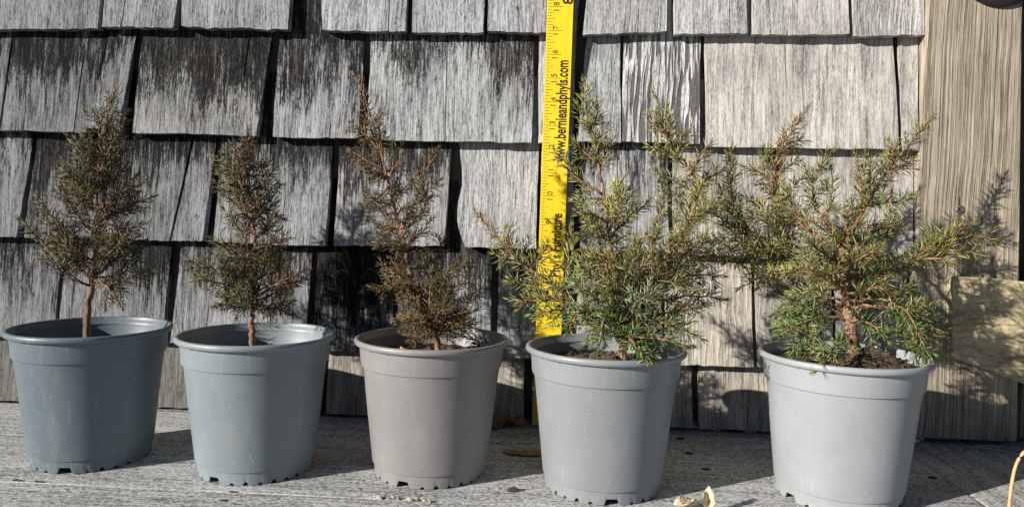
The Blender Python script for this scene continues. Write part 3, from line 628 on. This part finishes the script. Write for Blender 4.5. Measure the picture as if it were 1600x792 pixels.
# -- fourth: wide, green, many stems
G4 = [((.215, .220, .060), 5), ((.165, .185, .050), 4), ((.31, .31, .075), 2.5), ((.19, .25, .14), 2.5), ((.22, .17, .07), 1.5), ((.15, .16, .04), 2), ((.13, .215, .045), .15)]
s = Shrub(3, 'wide green many stemmed seedling spreading in front of the yellow yardstick', G4, 1, .0134, 14)
s.trunk([(975, 556, 0), (974, 540, 0), (971, 516, 0), (967, 490, 0), (962, 440, 0), (956, 395, 0), (948, 345, 0), (943, 297, 0), (938, 274, 0), (932, 236, 0), (922, 190, 0)], [.0047, .0040, .0036, .0028, .0022, .0018, .0014, .0012, .001, .0007, .0005])
s.branch([(966, 470, 0), (1000, 440, .0), (1045, 405, 0), (1078, 350, 0), (1088, 290, 0), (1060, 240, 0), (1040, 200, 0), (1022, 147, 0)], .002, .0004, .45, .018)
for b in [[(940, 285, 0), (930, 225, 0), (920, 180, 0), (912, 130, 0)], [(925, 205, 0), (930, 180, 0), (931, 156, 0)], [(926, 210, 0), (912, 190, 0), (903, 167, 0)], [(932, 240, 0), (940, 215, 0), (943, 196, 0)], [(934, 255, 0), (915, 240, 0), (901, 224, 0)], [(936, 262, 0), (948, 240, 0), (958, 218, 0)],
          [(942, 305, 0), (905, 280, 0), (885, 255, 0), (868, 238, 0)], [(944, 310, 0), (925, 310, 0), (901, 312, 0)], [(948, 345, 0), (960, 310, -.01), (975, 277, -.01)], [(952, 360, 0), (970, 330, -.02), (990, 300, -.02)], [(955, 370, 0), (985, 340, 0), (1012, 316, 0)], [(950, 350, 0), (925, 335, -.02), (905, 328, -.03)],
          [(1048, 225, 0), (1048, 195, 0), (1044, 167, 0)], [(1045, 215, 0), (1030, 200, 0), (1014, 184, 0)], [(1058, 240, 0), (1070, 220, 0), (1080, 200, 0)], [(1075, 275, 0), (1095, 245, 0), (1109, 226, 0)], [(1062, 250, 0), (1040, 240, 0), (1016, 229, 0)], [(1085, 300, 0), (1050, 280, 0), (1022, 267, 0)],
          [(1000, 430, 0), (1025, 370, -.01), (1034, 320, -.01), (1034, 282, -.01)], [(1045, 400, 0), (1070, 360, -.03), (1085, 320, -.04), (1095, 290, -.04)], [(970, 500, 0), (932, 485, -.02), (881, 470, -.03), (840, 450, -.03), (800, 440, -.03)], [(900, 475, -.02), (860, 440, -.02), (810, 408, -.02), (775, 370, -.02), (744, 332, -.02)],
          [(800, 395, -.02), (795, 375, -.02), (791, 356, -.02)], [(815, 410, -.02), (820, 392, -.02), (826, 373, -.02)], [(830, 422, -.02), (845, 400, -.02), (856, 381, -.02)], [(805, 404, -.02), (790, 402, -.02), (776, 399, -.02)], [(880, 470, -.02), (888, 410, -.01), (893, 358, -.01)], [(880, 470, -.03), (840, 470, -.03), (801, 469, -.03)],
          [(900, 478, -.02), (865, 485, -.03), (834, 490, -.03)], [(930, 485, -.02), (905, 490, -.04), (888, 516, -.045)], [(960, 500, -.01), (945, 500, -.05), (932, 546, -.06)], [(972, 520, 0), (985, 530, -.045), (1000, 545, -.062), (1015, 561, -.068)], [(970, 510, 0), (1010, 500, -.03), (1055, 508, -.04), (1094, 527, -.04)], [(970, 505, 0), (1030, 490, 0), (1070, 484, 0), (1102, 477, 0)],
          [(968, 490, 0), (1030, 470, .01), (1080, 462, .01), (1130, 467, .01)], [(968, 480, 0), (1030, 440, 0), (1080, 430, 0), (1128, 432, 0)], [(1000, 440, 0), (1060, 410, .02), (1110, 400, .02), (1152, 408, .02)], [(1078, 350, 0), (1105, 330, 0), (1130, 312, 0)], [(972, 520, 0), (990, 525, -.03), (1040, 530, -.05), (1075, 540, -.055)],
          [(966, 470, 0), (930, 430, -.03), (905, 405, -.04)], [(966, 475, 0), (985, 420, -.05), (1000, 385, -.06)], [(966, 480, 0), (950, 430, -.05), (940, 395, -.06)], [(1000, 430, 0), (1040, 390, -.05), (1065, 370, -.06)], [(968, 500, 0), (1000, 470, -.055), (1030, 455, -.07)], [(968, 500, 0), (930, 465, -.05), (895, 445, -.06)], [(1085, 290, 0), (1115, 275, .01), (1140, 262, .01)],
          [(1078, 352, 0), (1097, 340, -.02), (1116, 324, -.02)], [(1045, 405, 0), (1085, 386, -.02), (1121, 372, -.02)], [(1030, 418, 0), (1062, 400, -.03), (1100, 394, -.03)], [(1000, 440, 0), (1040, 440, -.04), (1086, 450, -.04)], [(1078, 350, 0), (1060, 322, -.01), (1050, 296, -.01)], [(1010, 435, 0), (1050, 425, -.03), (1092, 420, -.03)]]:
    hi = b[-1][1] < 290 or (b[-1][0] < 900 and b[-1][1] < 400); s.branch(b, .0015, .0004, .16, .012 if hi else .022, .0085, bias=6 if b[-1][1] > 485 else None)
s.fill(20, [(280, 40, 40), (330, 50, 70), (380, 60, 110), (430, 110, 130), (480, 110, 125), (510, 90, 95)], 300, 510, .022)
s.finish()
# -- fifth: widest, red stem
G5 = [((.215, .205, .056), 5), ((.165, .170, .045), 4), ((.30, .28, .07), 2), ((.155, .205, .065), 4), ((.21, .14, .055), 1.2), ((.13, .215, .045), .15)]
s = Shrub(4, 'widest seedling with thick reddish trunk and spreading limbs in the pale pot', G5, 1, .0140, 15)
s.trunk([(1338, 566, 0), (1334, 547, 0), (1327, 504, 0), (1323, 466, 0), (1319, 419, 0), (1316, 390, 0), (1316, 372, 0)], [.0062, .0056, .0048, .0042, .0036, .0028, .0020])
for b in [[(1316, 381, 0), (1338, 350, 0), (1372, 288, .015), (1395, 258, .015), (1428, 219, .02), (1457, 181, .025)], [(1317, 378, 0), (1340, 330, 0), (1347, 298, 0), (1336, 240, 0)], [(1316, 380, 0), (1290, 345, 0), (1270, 310, 0), (1280, 265, 0), (1300, 239, 0)], [(1317, 395, 0), (1270, 365, 0), (1215, 310, 0), (1213, 245, 0), (1236, 209, 0), (1260, 171, 0)],
          [(1317, 405, 0), (1240, 385, 0), (1182, 368, 0), (1143, 350, 0), (1104, 330, 0)], [(1320, 430, 0), (1370, 432, -.01), (1403, 421, -.01), (1440, 398, -.01), (1480, 380, -.01), (1520, 370, -.01), (1565, 375, -.01)]]:
    s.branch(b, .0024, .0004, .36, .020)
for b in [[(1395, 258, 0), (1395, 240, 0), (1390, 221, 0)], [(1385, 270, 0), (1408, 262, 0), (1424, 251, 0)], [(1360, 320, 0), (1395, 315, 0), (1426, 310, 0)], [(1340, 355, 0), (1370, 350, -.02), (1394, 354, -.02)], [(1350, 320, 0), (1360, 275, 0), (1354, 238, 0)], [(1290, 345, 0), (1300, 305, 0), (1299, 267, 0)],
          [(1230, 225, 0), (1243, 222, 0), (1255, 220, 0)], [(1220, 270, 0), (1235, 258, 0), (1246, 252, 0)], [(1213, 265, 0), (1203, 250, 0), (1194, 233, 0)], [(1213, 285, 0), (1190, 272, 0), (1166, 262, 0)], [(1170, 360, 0), (1145, 320, 0), (1142, 280, 0), (1143, 233, 0)], [(1225, 310, 0), (1243, 290, 0), (1258, 274, 0)], [(1160, 355, 0), (1135, 320, .01), (1120, 284, .01)],
          [(1220, 385, 0), (1160, 380, -.01), (1100, 372, -.01)], [(1250, 395, 0), (1180, 398, 0), (1102, 405, 0)], [(1440, 398, -.01), (1480, 395, -.01), (1532, 398, -.01)], [(1430, 405, -.01), (1465, 405, -.02), (1492, 416, -.02)], [(1440, 395, -.01), (1480, 365, -.01), (1520, 346, -.01)], [(1425, 408, -.01), (1450, 375, 0), (1470, 350, .0)],
          [(1325, 480, 0), (1384, 478, -.02), (1431, 488, -.03), (1472, 522, -.035)], [(1325, 470, 0), (1390, 470, -.03), (1430, 505, -.045), (1442, 566, -.05)], [(1326, 500, 0), (1289, 495, -.01), (1242, 508, -.015), (1222, 523, -.015)], [(1324, 480, 0), (1270, 475, 0), (1210, 491, 0)], [(1320, 430, 0), (1240, 425, 0), (1195, 431, 0), (1156, 450, 0)], [(1322, 450, 0), (1270, 455, -.02), (1226, 476, -.025)],
          [(1330, 530, 0), (1305, 540, -.04), (1285, 565, -.055)], [(1325, 500, 0), (1360, 505, -.03), (1385, 530, -.04)], [(1322, 460, 0), (1360, 450, -.04), (1395, 455, -.05)], [(1318, 420, 0), (1350, 400, -.05), (1375, 385, -.06)], [(1318, 415, 0), (1285, 395, -.05), (1262, 380, -.06)], [(1318, 425, 0), (1285, 430, -.05), (1255, 420, -.06)],
          [(1317, 385, 0), (1322, 350, -.04), (1330, 320, -.05)], [(1317, 385, 0), (1290, 360, -.03), (1265, 345, -.04)], [(1318, 420, 0), (1360, 420, .03), (1410, 400, .04)], [(1322, 470, 0), (1370, 460, .03), (1420, 455, .04)], [(1322, 470, 0), (1280, 460, .03), (1230, 450, .04)], [(1316, 385, 0), (1360, 365, .0), (1410, 345, .0)],
          [(1395, 290, 0), (1390, 330, -.01), (1400, 360, -.01)], [(1325, 490, 0), (1345, 470, .04), (1370, 440, .05)],
          [(1250, 380, 0), (1200, 340, 0), (1165, 308, 0)], [(1235, 375, 0), (1190, 345, -.02), (1150, 333, -.02)], [(1240, 385, 0), (1190, 390, -.02), (1140, 386, -.02)], [(1260, 360, 0), (1225, 328, 0), (1195, 298, 0)], [(1240, 400, 0), (1200, 414, 0), (1174, 426, 0)], [(1270, 365, 0), (1240, 322, -.02), (1226, 290, -.02)], [(1200, 372, 0), (1160, 365, .01), (1122, 350, .01)], [(1290, 385, 0), (1250, 350, .02), (1222, 345, .03)],
          [(1324, 492, 0), (1280, 500, -.01), (1250, 528, -.015), (1238, 546, -.015)], [(1324, 482, 0), (1275, 485, .01), (1235, 503, .01), (1215, 512, .01)], [(1322, 455, 0), (1260, 445, .02), (1205, 462, .02)], [(1324, 490, 0), (1285, 515, .0), (1262, 545, 0)],
          [(1325, 475, 0), (1385, 465, .0), (1440, 495, 0), (1478, 528, 0)], [(1325, 482, 0), (1400, 480, -.02), (1425, 520, -.03), (1432, 555, -.035)], [(1325, 490, 0), (1355, 500, .03), (1395, 520, .03)]]:
    hi = b[-1][1] < 290; s.branch(b, .0015, .0004, .36 if abs(b[0][0]-1322) < 12 and b[0][1] > 410 else .16, .013 if hi else .021, .0085, bias=5 if b[-1][1] > 485 else None)
# broken bare stub
s.branch([(1380, 440, -.012), (1392, 428, -.014), (1404, 420, -.016)], .0019, .0016, .2, bare=True)
s.fill(12, [(370, 100, 90), (400, 120, 100), (430, 130, 100)], 372, 425, .022)
s.finish()

# ------------------------------------------------------------------ litter on the deck
M_DRY = plain('dry_leaf', (.30, .17, .085), .8, .4, 160, .0008); M_PALE = plain('pale_husk', (.56, .47, .33), .8, .45, 260, .0012)
M_GREYLEAF = plain('bleached_leaf', (.42, .38, .33), .85, .35, 160, .0008); M_STRAW = plain('dry_straw', (.58, .38, .19), .6, .25, 120)
M_CHIP = plain('wood_chip', (.42, .37, .28), .9, .35, 300, .0006); M_KNOT = plain('dark_knot', (.055, .045, .036), .85, .5, 300, .002); M_CRUST = plain('dirt_crust', (.45, .41, .35), .9, .5, 260, .001)
def leaf(L, W, curl, fold, mat, name, seed, th=.0004, wave=.002):
    """a thick, curled dry leaf: nu x nv sheet given thickness"""
    rg = np.random.default_rng(seed); ph = rg.uniform(0, 6, 4); nu, nv = 16, 8; T = []; 
    for i in range(nu+1):
        u = i/nu; wd = W*(math.sin(math.pi*min(1, u*.93+.05))**.8)*(1+.14*math.sin(u*19+ph[0]))
        for j in range(nv+1):
            v = j/nv*2-1; x = (u-.5)*L; y = v*wd/2; z = curl*((u-.5)**2*4)+fold*abs(v)**1.4*wd+wave*math.sin(u*9+ph[1]+v*2)*abs(v)+.0006*math.sin(u*31+ph[2])*v
            T.append((x, y*(1-.3*fold), z))
    n = len(T); zmin = min(p[2] for p in T); V = [(x, y, z-zmin+th) for x, y, z in T]+[(x, y, z-zmin) for x, y, z in T]; Fc = []; k = nv+1
    for i in range(nu):
        for j in range(nv):
            q = (i*k+j, (i+1)*k+j, (i+1)*k+j+1, i*k+j+1); Fc.append(q); Fc.append(tuple(n+t for t in q[::-1]))
    per = [i*k for i in range(nu+1)]+[nu*k+j for j in range(1, k)]+[i*k+nv for i in range(nu-1, -1, -1)]+[j for j in range(nv-1, 0, -1)]
    for q in range(len(per)): a, b = per[q], per[(q+1) % len(per)]; Fc.append((b, a, n+a, n+b))
    return mesh(name, V, Fc, mat, True)
def lump(r, sz, mat, name, seed, sub=2):
    b = bmesh.new(); bmesh.ops.create_icosphere(b, subdivisions=sub, radius=1)
    for v in b.verts:
        f = 1+.45*mnoise.noise(v.co*1.7+Vector((seed, seed*2, 0)))+.2*mnoise.noise(v.co*4+Vector((seed, 0, 0))); v.co = Vector((v.co.x*sz[0], v.co.y*sz[1], v.co.z*sz[2]))*r*f
    zm = min(v.co.z for v in b.verts)
    for v in b.verts: v.co.z -= zm*.9
    me = bpy.data.meshes.new(name); b.to_mesh(me); b.free(); me.materials.append(mat); return me
def put(name, me, px, py, label, cat, rz=0, rx=0, ry=0, group=None, z=.0):
    p = gnd(px, py); o = ob(name, me, None, (p[0], p[1], z), label, cat, group); o.rotation_euler = (rx, ry, rz); return o
# split seed husks standing in the sun
put('seed_husk', leaf(.021, .0115, .002, .55, M_PALE, 'seed_husk', 3, .0006), 1106, 797, 'upright split brown seed husk between the two right hand pots', 'husk', R_(80), ry=R_(-72), z=.009)
put('seed_husk', leaf(.021, .013, .003, .5, M_PALE, 'seed_husk', 4, .0006), 1072, 792, 'pale cream seed husk lying beside the upright husk', 'husk', R_(15), z=-.0003)
put('dry_leaf', leaf(.036, .017, .004, .3, M_DRY, 'dry_leaf', 5, wave=.004), 797, 664, 'curled brown leaf lying at the wall beside the foot of the yardstick', 'leaf', R_(-12), R_(12), z=.002)
put('dry_leaf', leaf(.024, .013, .003, .4, M_DRY, 'dry_leaf', 6, wave=.003), 776, 668, 'small crumpled brown leaf tucked behind the taupe pot', 'leaf', R_(40), z=-.0003)
put('bark_flake', leaf(.040, .016, .0004, .02, M_DRY, 'bark_flake', 7, .0012, .0004), 817, 708, 'flat tan bark flake on the shaded deck beside the pot before the yardstick', 'bark', R_(-4), z=-.0006)
put('leaf_strip', leaf(.048, .010, .003, .35, M_GREYLEAF, 'leaf_strip', 8, wave=.004), 1078, 668, 'long bleached leaf strip curled along the foot of the shingles', 'leaf', R_(-14), z=-.0003)
put('leaf_strip', leaf(.022, .007, .002, .35, M_GREYLEAF, 'leaf_strip', 9, wave=.003), 1120, 673, 'short bleached leaf scrap at the foot of the shingles', 'leaf', R_(6), z=-.0003)
put('leaf_strip', leaf(.014, .005, .001, .4, M_GREYLEAF, 'leaf_strip', 10), 1170, 676, 'tiny grey leaf crumb beside the bleached leaf scrap', 'leaf', R_(-10), z=-.0003)
put('husk_bit', lump(.0045, (1.3, .8, .7), M_CRUST, 'husk_bit', 5), 1437, 686, 'small pale crumb at the foot of the trim board behind the pale pot', 'crumb', z=-.0005)
for q, (x, y) in enumerate([(592, 777), (600, 776), (607, 778), (614, 777), (622, 778), (640, 781), (653, 780), (663, 782), (671, 783), (586, 775)]):
    put('wood_chip', lump(random.uniform(.0014, .0024), (1.5, .8, .6), M_CHIP, 'wood_chip', q+2, 1), x, y, 'tiny pale wood chip lying in the deck seam before the taupe pot', 'wood chip', random.uniform(0, 3), group='wood chips in the deck seam', z=-.0006)
put('dirt_clump', lump(.0050, (1.2, .6, .9), M_CRUST, 'dirt_clump', 17), 398, 754, 'pale crusty dirt clump stuck at the foot of the light blue grey pot', 'dirt', z=-.0008)
for q, (x, y) in enumerate([(24, 750), (31, 750), (57, 752), (64, 752), (362, 768)]):
    put('bark_crumb', lump(.0016, (1.8, .7, .5), M_KNOT, 'bark_crumb', q+30, 1), x, y, 'tiny dark bark crumb lying on the sunlit deck boards' if q < 4 else 'thin dark bark crumb before the light blue grey pot', 'crumb', random.uniform(-.3, .3), group='dark crumbs on the deck' if q < 4 else None, z=-.0006)
# knots standing proud of the worn boards
for q, (x, y, r) in enumerate([(801, 766, .0042), (350, 781, .0034), (1063, 684, .0042), (1077, 707, .0040), (1103, 732, .0042), (1457, 745, .004)]):
    g = gnd(x, y); ob('knot', lump(r, (1.1, .75, .24 if q else .55), M_KNOT, 'knot', q+50), deck, (g[0], g[1], -.0012))
M_SPOT = plain('dried_dirt', (.30, .31, .30), .9, .4, 260)
pot2 = [o for o in bpy.data.objects if o.name.startswith('plant_pot')][1]
for q, (x, y, r) in enumerate([(389, 735, .001), (395, 719, .0012), (391, 713, .0012), (372, 656, .0010), (374, 664, .0008), (440, 752, .0014)]):
    # the ray meets the pot wall: cone radius by height
    d = norm(ray(x, y)); t = .45
    for _ in range(4000):
        p = CAM+d*t; rad = math.hypot(p[0]-PP[1][0], p[1]-PP[1][1]); zz = max(0, min(.0955, p[2])); rw = np.interp(zz, [0, .0108, .013, .0955], [.0497, .0505, .0521, .0611])
        if rad <= rw: break
        t += .0002
    me = lump(r*.75, (1.6, .3, 1.0), M_SPOT, 'dirt_spot', q+80, 1); me.transform(Matrix.Translation((0, 0, -r*.55)))
    ob('dirt_spot', me, pot2, (p[0]-PP[1][0], p[1]-PP[1][1], p[2]))
# grit and fallen needles, thickest round the pots
V, Fc = [], []
for q in range(420):
    i = random.randrange(5); a = random.uniform(0, 6.283); r = .052+abs(random.gauss(0, .035)); x, y = PP[i][0]+r*math.cos(a), PP[i][1]+r*math.sin(a)
    if q % 3 == 0: x, y = random.uniform(-.6, .38), random.uniform(-.32, -.02)
    if y > -.02: continue
    b = len(V); s_ = random.uniform(.0003, .0009); c0 = np.array([x, y, .0002])
    if q % 4 == 1:
        d = np.array([math.cos(a*3), math.sin(a*3), 0])*random.uniform(.003, .005); n_ = np.array([-d[1], d[0], 0])*.07; V += [c0-d, c0+n_, c0-n_, c0+np.array([0, 0, .0006]), c0+d]; Fc += [(b, b+1, b+3), (b, b+3, b+2), (b+4, b+3, b+1), (b+4, b+2, b+3), (b, b+2, b+1), (b+4, b+1, b+2)]
    else:
        for d in ((1, 0, 0), (-1, 0, 0), (0, 1, 0), (0, -1, 0), (0, 0, 1), (0, 0, -1)): V.append(c0+np.array(d)*s_*RNG.uniform(.6, 1.3, 3))
        for t in ((0, 2, 4), (2, 1, 4), (1, 3, 4), (3, 0, 4), (2, 0, 5), (1, 2, 5), (3, 1, 5), (0, 3, 5)): Fc.append(tuple(b+k_ for k_ in t))
ob('grit', mesh('grit', V, Fc, plain('soil_grit', (.16, .12, .085), .95, .5, 900)), label='fine soil grit and fallen needles scattered over the deck around the pots', cat='grit', kind='stuff')
# straw
def stalk(pts, r, mat, label, name='straw'):
    P = spline(np.array(pts), 24); V, Fc = [], []; org = P[0].copy(); tube(V, Fc, P-org, np.linspace(r, r*.6, 24), 6); return ob(name, mesh(name, V, Fc, mat, True), None, org, label, 'straw')
g0 = gnd(1577, 800); 
stalk([g0+(0, 0, -.001), at(1577, 790, g0[1]), at(1581, 755, g0[1]), at(1588, 725, g0[1]), at(1601, 705, g0[1]), at(1622, 700, g0[1]), at(1650, 720, g0[1])], .0016, M_STRAW, 'orange tan dry stalk arching up from the deck boards at the right')
for a, b, lb in (((1510, 698), (1583, 706), 'long thin straw on the shaded deck below the trim board'), ((1525, 696), (1580, 700), 'shorter thin straw on the shaded deck against the trim board')):
    A, B = gnd(*a), gnd(*b); stalk([A+(0, 0, .0006), (A+B)/2+(0, 0, .0012), B+(0, 0, .0006)], .0007, M_GREYLEAF, lb)
A, B = at(775, 640, -.022), at(818, 634, -.019); A[2] = max(A[2], .012); stalk([A, (A+B)/2+(0, -.001, -.002), B], .0005, M_GREYLEAF, 'thin pale straw caught against the shingles above the curled brown leaf')
x3, y3 = PP[2]
P0 = at(616, 541, y3-.012); P0[2] = .104; P1 = at(626, 528, y3-.012)
V = leaf(.020, .0045, .001, .3, M_STRAW, 'dry_straw', 21, .0005); o = ob('dry_straw', V, None, (P0[0]+.004, P0[1], .1045), 'pale straw blade sticking out of the soil in the taupe pot', 'straw'); o.rotation_euler = (R_(35), R_(-50), R_(10))
